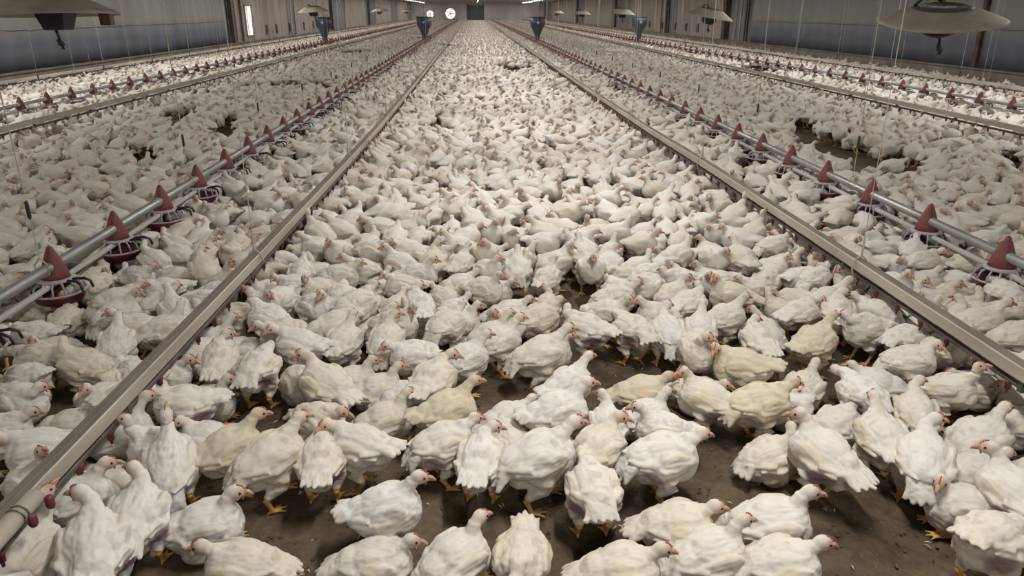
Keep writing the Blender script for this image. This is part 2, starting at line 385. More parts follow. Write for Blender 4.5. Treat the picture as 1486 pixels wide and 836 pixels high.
# tan boarded bays and their posts on both side walls
def bay(side, y0, y1, name):
    x = XL if side < 0 else XR; bm = bmesh.new()
    n = max(1, int((y1-y0)/1.22))
    for k in range(n):
        a = y0 + (y1-y0)*k/n; box(bm, *(sorted((x-side*.02, x-side*.045))), a+.02, a+(y1-y0)/n-.02, .43, 2.9)
    return struct(name, bm, M['tan'])
tn = 0
for side, spans in ((-1, ((6, 14.6), (34.6, 44), (46, 57), (64, 76), (84, 100), (108, 125))), (1, ((6, 14), (37.5, 46), (50, 60), (68, 84), (92, 118)))):
    for y0, y1 in spans: tn += 1; bay(side, y0, y1, 'trim_board_%d' % tn)
def post(side, y, w=.16, z1=None):
    x = XL if side < 0 else XR
    bm = bmesh.new(); a, b = sorted((x-side*.03, x-side*(.03+w))); box(bm, a, b, y-w/2, y+w/2, .43, z1 or ZC)
    return bm
for k, (side, y, w) in enumerate(((-1, 15.9, .14), (-1, 33.6, .22), (-1, 35.2, .13), (-1, 57.5, .2), (1, 17.9, .13), (1, 36.6, .22), (1, 34.0, .13), (1, 48, .2), (1, 66, .2), (-1, 78, .2), (1, 90, .2))):
    struct('trim_post_%d' % (k+1), post(side, y, w), M['post'])
# window strip letting daylight in on the left wall
fr = bmesh.new()
for y0, y1, z0, z1 in ((36.0, 36.08, .62, 1.95), (37.0, 37.08, .62, 1.95), (36.0, 37.08, .60, .66), (36.0, 37.08, 1.90, 1.97)): box(fr, XL+.03, XL+.09, y0, y1, z0, z1)
struct('window_1', fr, M['tan'])
bm = bmesh.new(); box(bm, XL+.045, XL+.06, 36.08, 37.0, .66, 1.9); pane = struct('window_2', bm, M['slit'])
# grey-blue sheets closing the open sides
def curtain(side, y0, y1, label):
    bm = bmesh.new(); x = XL+.06 if side < 0 else XR-.06; N = 220
    cols = []
    for i in range(N+1):
        y = y0+(y1-y0)*i/N; dx = .018*math.sin(y*7.3)+.012*math.sin(y*2.9+1)
        cols.append([bm.verts.new((x-side*(dx+.02*math.sin(z*1.5)), y, z)) for z in (.435, .8, 1.2, 1.7, 2.3, 2.9)])
    for a, b in zip(cols, cols[1:]):
        for k in range(5): bm.faces.new((a[k], b[k], b[k+1], a[k+1]) if side < 0 else (a[k+1], b[k+1], b[k], a[k]))
    t = thing('side_curtain', label, 'curtain', group='curtains closing the side walls')
    c = obj('sheet', bm, M['curtain'], t, True)
    sd = c.modifiers.new('thick', 'SOLIDIFY'); sd.thickness = .006
    bm = bmesh.new(); sweep(bm, [(x-side*.055, y0, 1.31), (x-side*.055, y1, 1.31)], circ(.008, 8)); obj('tie_cord', bm, M['wire'], t)
curtain(-1, 16.2, 33.3, 'grey curtain, bluish along its foot, hung on the side wall behind the left brooder')
curtain(1, 14.0, 33.4, 'grey curtain, bluish along its foot, hung on the side wall behind the right brooder')
# small dark air inlets low on the tan bays
for side, yy in ((-1, (39.5, 41.5, 44.6, 48.2, 51)), (1, (41.5, 43.8, 46.2, 49.5, 53))):
    for k, y in enumerate(yy):
        x = XL+.05 if side < 0 else XR-.05
        t = thing('air_inlet', 'small dark air inlet low on the %s side wall, number %s from the near post' % ('left' if side < 0 else 'right', 'one two three four five'.split()[k]), 'air inlet', (x, y, .85), group='air inlets along the side walls')
        bm = bmesh.new(); box(bm, -.03, .03, -.17, .17, -.22, .22); obj('inlet_frame', bm, M['brown'], t)
        bm = bmesh.new(); box(bm, -.05, .05, -.13, .13, -.18, .18); obj('flap', bm, M['post'], t)
# two daylit fans in the end wall
for x, z, r, lb in ((-7.15, 1.22, .56, 'smaller round fan opening glowing with daylight in the far end wall'), (-3.75, 1.30, .82, 'larger round fan opening glowing with daylight, beside the dark far door')):
    t = thing('exhaust_fan', lb, 'fan', (x, YE-.05, z), (PI/2, 0, 0))
    bm = bmesh.new(); lathe(bm, [(r, 0), (r, .02)], 32); obj('daylight_disc', bm, M['daylight'], t)
    bm = bmesh.new(); lathe(bm, [(r, -.02), (r+.10, -.02), (r+.12, .25), (r+.02, .25), (r, .0)], 32, caps=False); obj('cone_ring', bm, M['endwall'], t, True)
    bm = bmesh.new(); lathe(bm, [(.10, .03), (.10, .16)], 16)
    obj('hub', bm, M['grille'], t)
    for k in range(5):
        bm = bmesh.new(); a = 2*PI*k/5; add_chain(bm, [(0, 0, .09), (math.cos(a)*r*.5, math.sin(a)*r*.5, .09), (math.cos(a)*r*.9, math.sin(a)*r*.9, .09)], [.05, .05, .03], 8, .3)
        obj('blade', bm, M['sticker'], t, True)

# ---------------------------------------------------------------- lamps
def make_lamp():
    bmh = bmesh.new(); box(bmh, -.055, .055, -.62, .62, .03, .10)
    for y in (-.61, .57): box(bmh, -.02, .02, y, y+.04, -.02, .04)
    for y in (-.4, .4): add_chain(bmh, [(0, y, .09), (0, y, ZC-LAMP_Z)], .006, 6)
    mh = bpy.data.meshes.new('lamp_housing'); bmh.to_mesh(mh); bmh.free(); mh.materials.append(M['housing'])
    bmt = bmesh.new(); sweep(bmt, [(0, -.59, 0), (0, .59, 0)], circ(.017, 12)); mt = bpy.data.meshes.new('lamp_tube'); bmt.to_mesh(mt); bmt.free(); mt.materials.append(M['light'])
    return mh, mt
mh, mt = make_lamp()
ld = bpy.data.lights.new('lamp_light', 'AREA'); ld.shape = 'RECTANGLE'; ld.size = .10; ld.size_y = 1.15; ld.energy = LAMP_W; ld.color = LAMP_COL; ld.spread = PI
nl = int((YE-2-LAMP_Y0)/LAMP_STEP)+1
for ri, x in enumerate(LAMP_ROWS):
    for k in range(nl):
        y = LAMP_Y0 + k*LAMP_STEP
        t = thing('tube_lamp', 'white tube lamp in the %s row under the ceiling far down the barn' % ('left', 'middle', 'right')[ri], 'lamp', (x, y, LAMP_Z), group='tube lamps in the %s ceiling row' % ('left', 'middle', 'right')[ri])
        for nm, me in (('housing', mh), ('tube', mt)):
            c = bpy.data.objects.new(nm, me); SC.collection.objects.link(c); c.parent = t
        c = bpy.data.objects.new('lamp_light', ld); SC.collection.objects.link(c); c.parent = t; c.location = (0, 0, -.025)

# ---------------------------------------------------------------- drinker and feeder lines
ORD = 'first second third fourth fifth sixth seventh eighth ninth tenth eleventh twelfth thirteenth fourteenth fifteenth sixteenth seventeenth eighteenth nineteenth twentieth'.split()
def lerp_x(pts, y):
    return float(np.interp(y, [p[0] for p in pts], [p[1] for p in pts]))
Y1 = YE-1.5
def share(name, bm, material, smooth=False):
    me = bpy.data.meshes.new(name); bm.to_mesh(me); bm.free(); me.materials.append(material)
    if smooth: me.shade_smooth()
    return me
def child(name, me, parent, loc):
    c = bpy.data.objects.new(name, me); SC.collection.objects.link(c); c.parent = parent; c.location = loc; return c
# nipple: short red body with a steel pin and a small cup
bm = bmesh.new(); lathe(bm, [(.004, -.052), (.0055, -.036), (.011, -.034), (.012, -.012), (.016, -.008), (.016, .004)], 10); NIP = share('nipple', bm, M['maroon'], True)
bm = bmesh.new(); lathe(bm, [(.012, -.034), (.016, 0)], 5); NIPLO = (bm, )
# hanger of a drinker line: cord to the ceiling, wire hook round the rail
def drink_hanger(side):
    bm = bmesh.new(); z0 = .36
    add_chain(bm, [(0, 0, ZC), (0, 0, z0+.155)], .0026, 6)
    add_chain(bm, [(0, 0, z0+.165), (0, 0, z0+.05)], .0065, 6)
    add_chain(bm, [(0, 0, z0+.06), (-.03*side, 0, z0+.035), (-.044*side, 0, z0-.015), (-.03*side, 0, z0-.07), (0, 0, z0-.085)], .0042, 6)
    add_chain(bm, [(0, 0, z0+.06), (.03*side, 0, z0+.03), (.044*side, 0, z0-.015)], .0042, 6)
    return share('hanger', bm, M['cord'])
DH = drink_hanger(1)
NIPS = []
def drinker(pts, label, hy0, near):
    t = thing('drinker_line', label, 'drinker line', (lerp_x(pts, 2), 0, 0))
    X0 = t.location.x
    ysamp = [YB+1.5] + [p[0] for p in pts if YB+1.5 < p[0] < Y1] + [Y1]
    path = [(lerp_x(pts, y)-X0, y, 0) for y in ysamp]
    prof = [(-.026, .334), (-.029, .337), (-.029, .386), (-.025, .391), (-.006, .3905), (0, .393), (.006, .3905), (.025, .391), (.029, .386), (.029, .337), (.026, .334), (0, .331)]
    bm = bmesh.new(); sweep(bm, path, prof); rl = obj('rail', bm, M['rail'], t)
    rl.data.materials.append(M['rail_top'])                      # the flat top is caked with brown dust
    for f in rl.data.polygons:
        if abs(f.normal.z) > .8 and f.center.z > .38: f.material_index = 1
    bm = bmesh.new(); sweep(bm, path, circ(.014, 10, 0, .300)); obj('water_pipe', bm, M['rail_dark'], t, True)
    bm = bmesh.new()
    for k in range(60):
        y = 1.0 + 1.5*k; x = lerp_x(pts, y)-X0; box(bm, x-.018, x+.018, y-.012, y+.012, .284, .334)
    obj('clip', bm, M['rail_dark'], t)['kind'] = 'stuff'
    n = 0; y = .9; rest = bmesh.new()
    while y < 75:
        x = lerp_x(pts, y)-X0
        if n < 100: child('nipple', NIP, t, (x, y, .290))
        else: lathe(rest, [(.012, -.04), (.016, 0)], 5, (x, y, .290))
        n += 1; y += .21 if near else .30
    obj('nipple', rest, M['red'], t)['kind'] = 'stuff'
    y = hy0
    while y < YE-4:
        child('hanger', DH, t, (lerp_x(pts, y)-X0, y, 0)); y += 3.05
    return t
PL = [(-3.5, -1.50), (0.5, -1.37), (1.9, -1.34), (4.1, -1.28), (7, -1.22), (9.3, -1.19), (15, -1.17), (133, -1.12)]
PR = [(-3.5, 2.16), (6.6, 2.15), (9, 2.10), (15, 2.08), (133, 2.0)]
P0L = [(-3.5, -5.7), (30, -5.68), (133, -5.75)]; P0R = [(-3.5, 6.58), (133, 6.68)]; PKL = [(-3.5, -9.42), (133, -9.45)]; PKR = [(-3.5, 10.12), (133, 10.25)]
dl = drinker(PL, 'beige drinker rail running from the bottom left corner to the far end', 4.13, True)
dr = drinker(PR, 'beige drinker rail running from the lower right edge to the far end', 3.84, True)
drinker(P0L, 'brownish drinker rail between the left brooder and the nearer left feeder pipe', 2.6, False)
drinker(P0R, 'brownish drinker rail just below the right brooder, second rail from the right wall', 3.4, False)
drinker(PKL, 'thin drinker rail running close along the left wall kerb', 3.4, False)
drinker(PKR, 'thin pale drinker rail running close along the right wall kerb', 2.6, False)
# rail joint of the left line near the camera: a round tube strapped to the rail, with red caps
xj = lerp_x(PL, 1.9)-dl.location.x
bm = bmesh.new(); add_chain(bm, [(xj+.034, .6, .366), (xj+.034, 1.5, .368), (xj+.034, 1.88, .368)], .027, 16); obj('joint_tube', bm, M['rail'], dl, True)
bm = bmesh.new()
for y in (1.78, 1.80):
    r0 = []
    for a in range(24):
        q = 2*PI*a/24; r0.append(Vector((xj+.034+.030*math.cos(q), y, .367+.030*math.sin(q))))
    add_chain(bm, r0+[r0[0]], .0028, 6)
obj('strap', bm, M['wire'], dl, True)
bm = bmesh.new(); lathe(bm, [(.009, -.022), (.013, -.014), (.013, .014), (.008, .02)], 12, (xj+.060, 1.81, .340)); obj('cap', bm, M['maroon'], dl, True, 'dark red plastic cap at the joint'); bm = bmesh.new(); lathe(bm, [(.009, -.022), (.013, -.014), (.013, .014), (.008, .02)], 12, (xj+.060, 1.90, .336)); obj('cap', bm, M['maroon'], dl, True, 'dark red plastic cap at the joint')
bm = bmesh.new(); add_chain(bm, [(xj+.03, 1.6, .30), (xj+.065, 1.72, .22), (xj+.075, 1.74, .14)], [.016, .014, .010], 10); obj('down_pipe', bm, M['whitepipe'], dl, True)

# feeder pan
def pan_parts():
    c = bmesh.new(); lathe(c, [(.068, .288), (.073, .292), (.070, .318), (.060, .356), (.044, .398), (.026, .442), (.014, .468), (.005, .476)], 20)
    g = bmesh.new()
    lathe(g, [(.076, .292), (.100, .284), (.100, .276), (.074, .282)], 20, caps=False)
    for k in range(14):
        a = 2*PI*k/14; u = V3(math.cos(a), math.sin(a), 0)
        add_chain(g, [u*.094+V3(0,0,.281), u*.124+V3(0,0,.258), u*.140+V3(0,0,.212)], [.0065, .0055, .0050], 6)
    lathe(g, [(.137, .218), (.147, .216), (.147, .208), (.137, .208)], 24, caps=False)
    d = bmesh.new(); lathe(d, [(.02, .150), (.095, .146), (.122, .162), (.138, .208), (.144, .210), (.140, .202), (.114, .168), (.090, .160), (.02, .166)], 24)
    f = bmesh.new()
    for a0 in (-.55, -.2):
        pts = [V3(math.cos(a0)*r, math.sin(a0)*r, z) for r, z in ((.10, .285), (.17, .292), (.205, .278), (.215, .24))]
        add_chain(f, pts, [.007, .008, .008, .007], 6)
    return share('cap', c, M['red'], True), share('grille', g, M['grille'], True), share('dish', d, M['maroon'], True), share('guard', f, M['black'], True)
PC, PG, PD, PF = pan_parts()
bm = bmesh.new(); lathe(bm, [(.10, .15), (.14, .21), (.09, .285), (.075, .31), (.03, .44), (.008, .47)], 8); PLO = share('feeder_pan', bm, M['maroon'])
bm = bmesh.new()
add_chain(bm, [(0, 0, ZC), (0, 0, .80)], .0035, 6); add_chain(bm, [(0, 0, .74), (0, 0, .44)], .0035, 6)
add_chain(bm, [(0, 0, .44), (.034, 0, .40), (.034, 0, .345), (0, 0, .325), (-.034, 0, .345), (-.034, 0, .40), (0, 0, .44)], .004, 6)
FH = share('hanger', bm, M['cord'])
bm = bmesh.new(); lathe(bm, [(.005, 0), (.010, .012), (.010, .085), (.005, .10)], 8, (0, 0, .66)); FA = share('adjuster', bm, M['black'], True)
PANS = []
def feeder(x, label, y0, near, hy0, step=.775):
    t = thing('feeder_line', label, 'feeder line', (x, 0, 0))
    bm = bmesh.new(); sweep(bm, [(0, YB+1.5, .36), (0, 20, .36), (0, Y1, .36)], circ(.029, 16)); obj('auger_pipe', bm, M['galv'], t, True)
    bm = bmesh.new(); sweep(bm, [(0, YB+1.5, .262), (0, Y1, .262)], circ(.017, 10)); obj('lower_pipe', bm, M['whitepipe'], t, True)
    bm = bmesh.new()
    for k in range(40):
        y = 2.35+3.1*k; sweep(bm, [(0, y, .36), (0, y+.10, .36)], circ(.034, 16))
    obj('pipe_collar', bm, M['galv'], t, True)['kind'] = 'stuff'
    n = 0; y = y0 - 3*step; rest = bmesh.new()
    while y < YE-3:
        PANS.append((x, y))
        if y < (22 if near else 26):
            p = bpy.data.objects.new('feeder_pan', None); SC.collection.objects.link(p); p.parent = t; p.location = (0, y, 0); p.rotation_euler = (0, 0, (n*37 % 11)*.05)
            child('cap', PC, p, (0, 0, 0)); child('grille', PG, p, (0, 0, 0)); child('dish', PD, p, (0, 0, 0)); child('guard', PF, p, (0, 0, 0))
        elif n < 100: child('feeder_pan', PLO, t, (0, y, 0))
        else: lathe(rest, [(.11, .15), (.13, .21), (.08, .29), (.01, .46)], 6, (0, y, 0))
        n += 1; y += step
    obj('feeder_pan', rest, M['maroon'], t)['kind'] = 'stuff'
    y = hy0
    while y < YE-4:
        h = child('hanger', FH, t, (0, y, 0)); child('adjuster', FA, h, (0, 0, 0)); y += 2.25
    return t
feeder(-2.38, 'grey feeder pipe with red pans between the two nearer left drinker rails', 4.06, True, 3.95)
feeder(3.09, 'grey feeder pipe with red pans right of the central birds', 3.98, True, 3.6)
feeder(-6.95, 'feeder pipe with small red pans beyond the outer left drinker rail', 4.2, False, 3.6)
feeder(8.22, 'feeder pipe with small red pans beyond the outer right drinker rail', 4.2, False, 3.6)

# ---------------------------------------------------------------- hoppers on the feeder lines
for x, y, lb in ((-2.38, 38.5, 'blue-grey feed hopper on the nearer left feeder line, below the two round fans'), (3.09, 37.5, 'blue-grey feed hopper on the feeder line just right of the barn centre'),
                 (-6.95, 37.0, 'blue-grey feed hopper beside a brooder canopy, leftmost of the four'), (8.22, 38.5, 'blue-grey feed hopper against the right wall, rightmost of the four')):
    t = thing('feed_hopper', lb, 'feed hopper', (x, y, 0), group='feed hoppers on the feeder lines')
    bm = bmesh.new(); lathe(bm, [(.10, .46), (.12, .56), (.22, .82), (.335, 1.02), (.365, 1.08), (.385, 1.42), (.37, 1.42), (.35, 1.08), (.21, .84), (.09, .48)], 28); obj('bin', bm, M['hopper'], t, True)
    bm = bmesh.new(); lathe(bm, [(.37, 1.40), (.395, 1.40), (.395, 1.44), (.37, 1.44)], 28, caps=False); obj('rim', bm, M['hopper_rim'], t, True)
    bm = bmesh.new(); box(bm, -.10, .10, -.14, .14, .30, .52); box(bm, -.33, .33, -.02, .02, .47, .50)
    for sx in (-1, 1): box(bm, sx*.31-.02, sx*.31+.02, -.02, .02, .42, .50)
    obj('feed_boot', bm, M['brown'], t)
    bm = bmesh.new(); box(bm, -.05, .05, -.392, -.365, 1.14, 1.23); obj('sticker', bm, M['sticker'], t)
    bm = bmesh.new(); add_chain(bm, [(0, 0, 1.46), (0, 0, ZC)], .010, 6); add_chain(bm, [(-.37, 0, 1.43), (0, 0, 1.60), (.37, 0, 1.43)], .007, 6); obj('hanging_cord', bm, M['wire'], t)

# ---------------------------------------------------------------- gas brooders
def brooder(x, y, z, R, tilt, lb, boxy=False, hs=1.0):
    t = thing('gas_brooder', lb, 'brooder', (x, y, z), tilt, group='cream gas brooders hung along both sides')
    bm = bmesh.new(); lathe(bm, [(R, 0), (R*1.005, .012), (R*.95, .035), (R*.80, .085), (R*.62, .150), (R*.50, .185), (R*.46, .190), (R*.46, .178), (R*.60, .140), (R*.79, .072), (R*.97, .004)], 48, power=2.35, caps=False)
    bmesh.ops.scale(bm, vec=(1, 1, hs), verts=bm.verts); bmesh.ops.recalc_face_normals(bm, faces=bm.faces); obj('canopy', bm, M['canopy'], t, True)
    bm = bmesh.new(); lathe(bm, [(R*.47, .178), (R*.47, .196), (R*.30, .225), (R*.30, .215)], 40, power=2.35); bmesh.ops.scale(bm, vec=(1, 1, hs), verts=bm.verts); obj('top_plate', bm, M['canopy_band'], t, True)
    bm = bmesh.new()
    if boxy: lathe(bm, [(.13, -.150), (.15, -.142), (.21, .02), (.21, .14), (.10, .16)], 4, c=(.045, -.045, 0), power=2.0)
    else: lathe(bm, [(.05, -.165), (.10, -.158), (.165, -.120), (.18, -.08), (.18, .09)], 24)
    b_ = obj('burner', bm, M['burner'], t, not boxy)
    if boxy: b_.rotation_euler = (0, 0, PI/4)
    bm = bmesh.new(); zz = -.145 if boxy else -.155
    add_chain(bm, [(.03, 0, zz), (.045, .01, zz-.10), (.03, 0, zz-.16)], .016, 8); add_chain(bm, [(.03, 0, zz-.10), (.07, 0, zz-.16), (.065, 0, zz-.20)], [.022, .03, .024], 8)
    obj('gas_valve', bm, M['post'], t, True)
    bm = bmesh.new(); add_chain(bm, [(-R*.05, 0, .2), (-R*.25, .05, .30), (-R*.42, .12, .16)], .018, 8); obj('gas_hose', bm, M['black'], t, True)
    bm = bmesh.new(); add_chain(bm, [(0, 0, .2), (0, 0, .36)], .014, 8)
    for s in (-1, 1): add_chain(bm, [(s*R*.42, 0, .18), (0, 0, .36)], .005, 6)
    add_chain(bm, [(0, 0, .34), (0, 0, ZC-z+.02)], .006, 6)
    obj('hanging_chain', bm, M['wire'], t)
    if boxy:
        bm = bmesh.new(); box(bm, R*.80, R*.97, -.05, .05, -.115, .02); obj('thermostat_box', bm, M['brown'], t)
brooder(-4.50, 8.63, 1.655, .66, (math.radians(-1.5), math.radians(-1.5), 0), 'large cream brooder canopy with dark burner box, top left corner of the barn view', True)
brooder(4.99, 8.16, 1.600, .600, (math.radians(9), math.radians(-5.2), .05), 'large cream brooder canopy with flat dark top, hanging at the top right', hs=.72)
brooder(5.90, 19.4, 1.55, .58, (math.radians(4), math.radians(9), 0), 'cream brooder canopy tilted down to the right, in front of the dark right-wall post')
brooder(6.47, 33.9, 1.58, .56, (math.radians(3), math.radians(4), 0), 'small distant brooder canopy just left of the rightmost feed hopper')
brooder(6.66, 47.8, 1.50, .56, (0, math.radians(3), 0), 'small distant brooder canopy, third back in the right row')
brooder(6.70, 62.4, 1.52, .56, (0, 0, 0), 'tiny distant brooder canopy, fourth back in the right row')
brooder(-6.24, 31.3, 1.66, .60, (math.radians(2), math.radians(-3), 0), 'cream brooder canopy above the leftmost feed hopper')
brooder(-6.30, 53.8, 1.66, .58, (0, math.radians(-4), 0), 'small distant brooder canopy in the left row, behind the leftmost feed hopper')
brooder(-6.70, 80.5, 1.62, .58, (0, 0, 0), 'tiny distant brooder canopy, fourth back in the left row')

# ---------------------------------------------------------------- crumbs and down on the bare litter
bm = bmesh.new(); bm2 = bmesh.new(); rr = random.Random(3)
for k in range(1500):
    x, y = rr.uniform(-1.2, 2.2), 1.5 + rr.random()**1.3*2.6
    r = rr.uniform(.003, .009)
    add_ell(bm, (x, y, .002+.004*noise.noise(Vector((x*3, y*3, 0)))), (r, r*rr.uniform(.6, 1), r*.55), (0, 0, rr.uniform(0, 3)), 5, 4)
for k in range(240):
    x, y = rr.uniform(-1.2, 2.2), 1.5 + rr.random()**1.3*2.6
    a = rr.uniform(0, 6.28); L = rr.uniform(.005, .016); d = V3(math.cos(a), math.sin(a), 0)
    add_chain(bm2, [V3(x, y, .005)-d*L, V3(x, y, .009), V3(x, y, .005)+d*L], [.0008, .0028, .0006], 5, .5)
o = obj('litter_crumbs', bm, M['crumb']); o['kind'] = 'stuff'; o['label'] = 'dark crumbs scattered on the bare brown litter'; o['category'] = 'litter'
o = obj('loose_down', bm2, M['down']); o['kind'] = 'stuff'; o['label'] = 'small white feathers lying on the bare brown litter'; o['category'] = 'feathers'

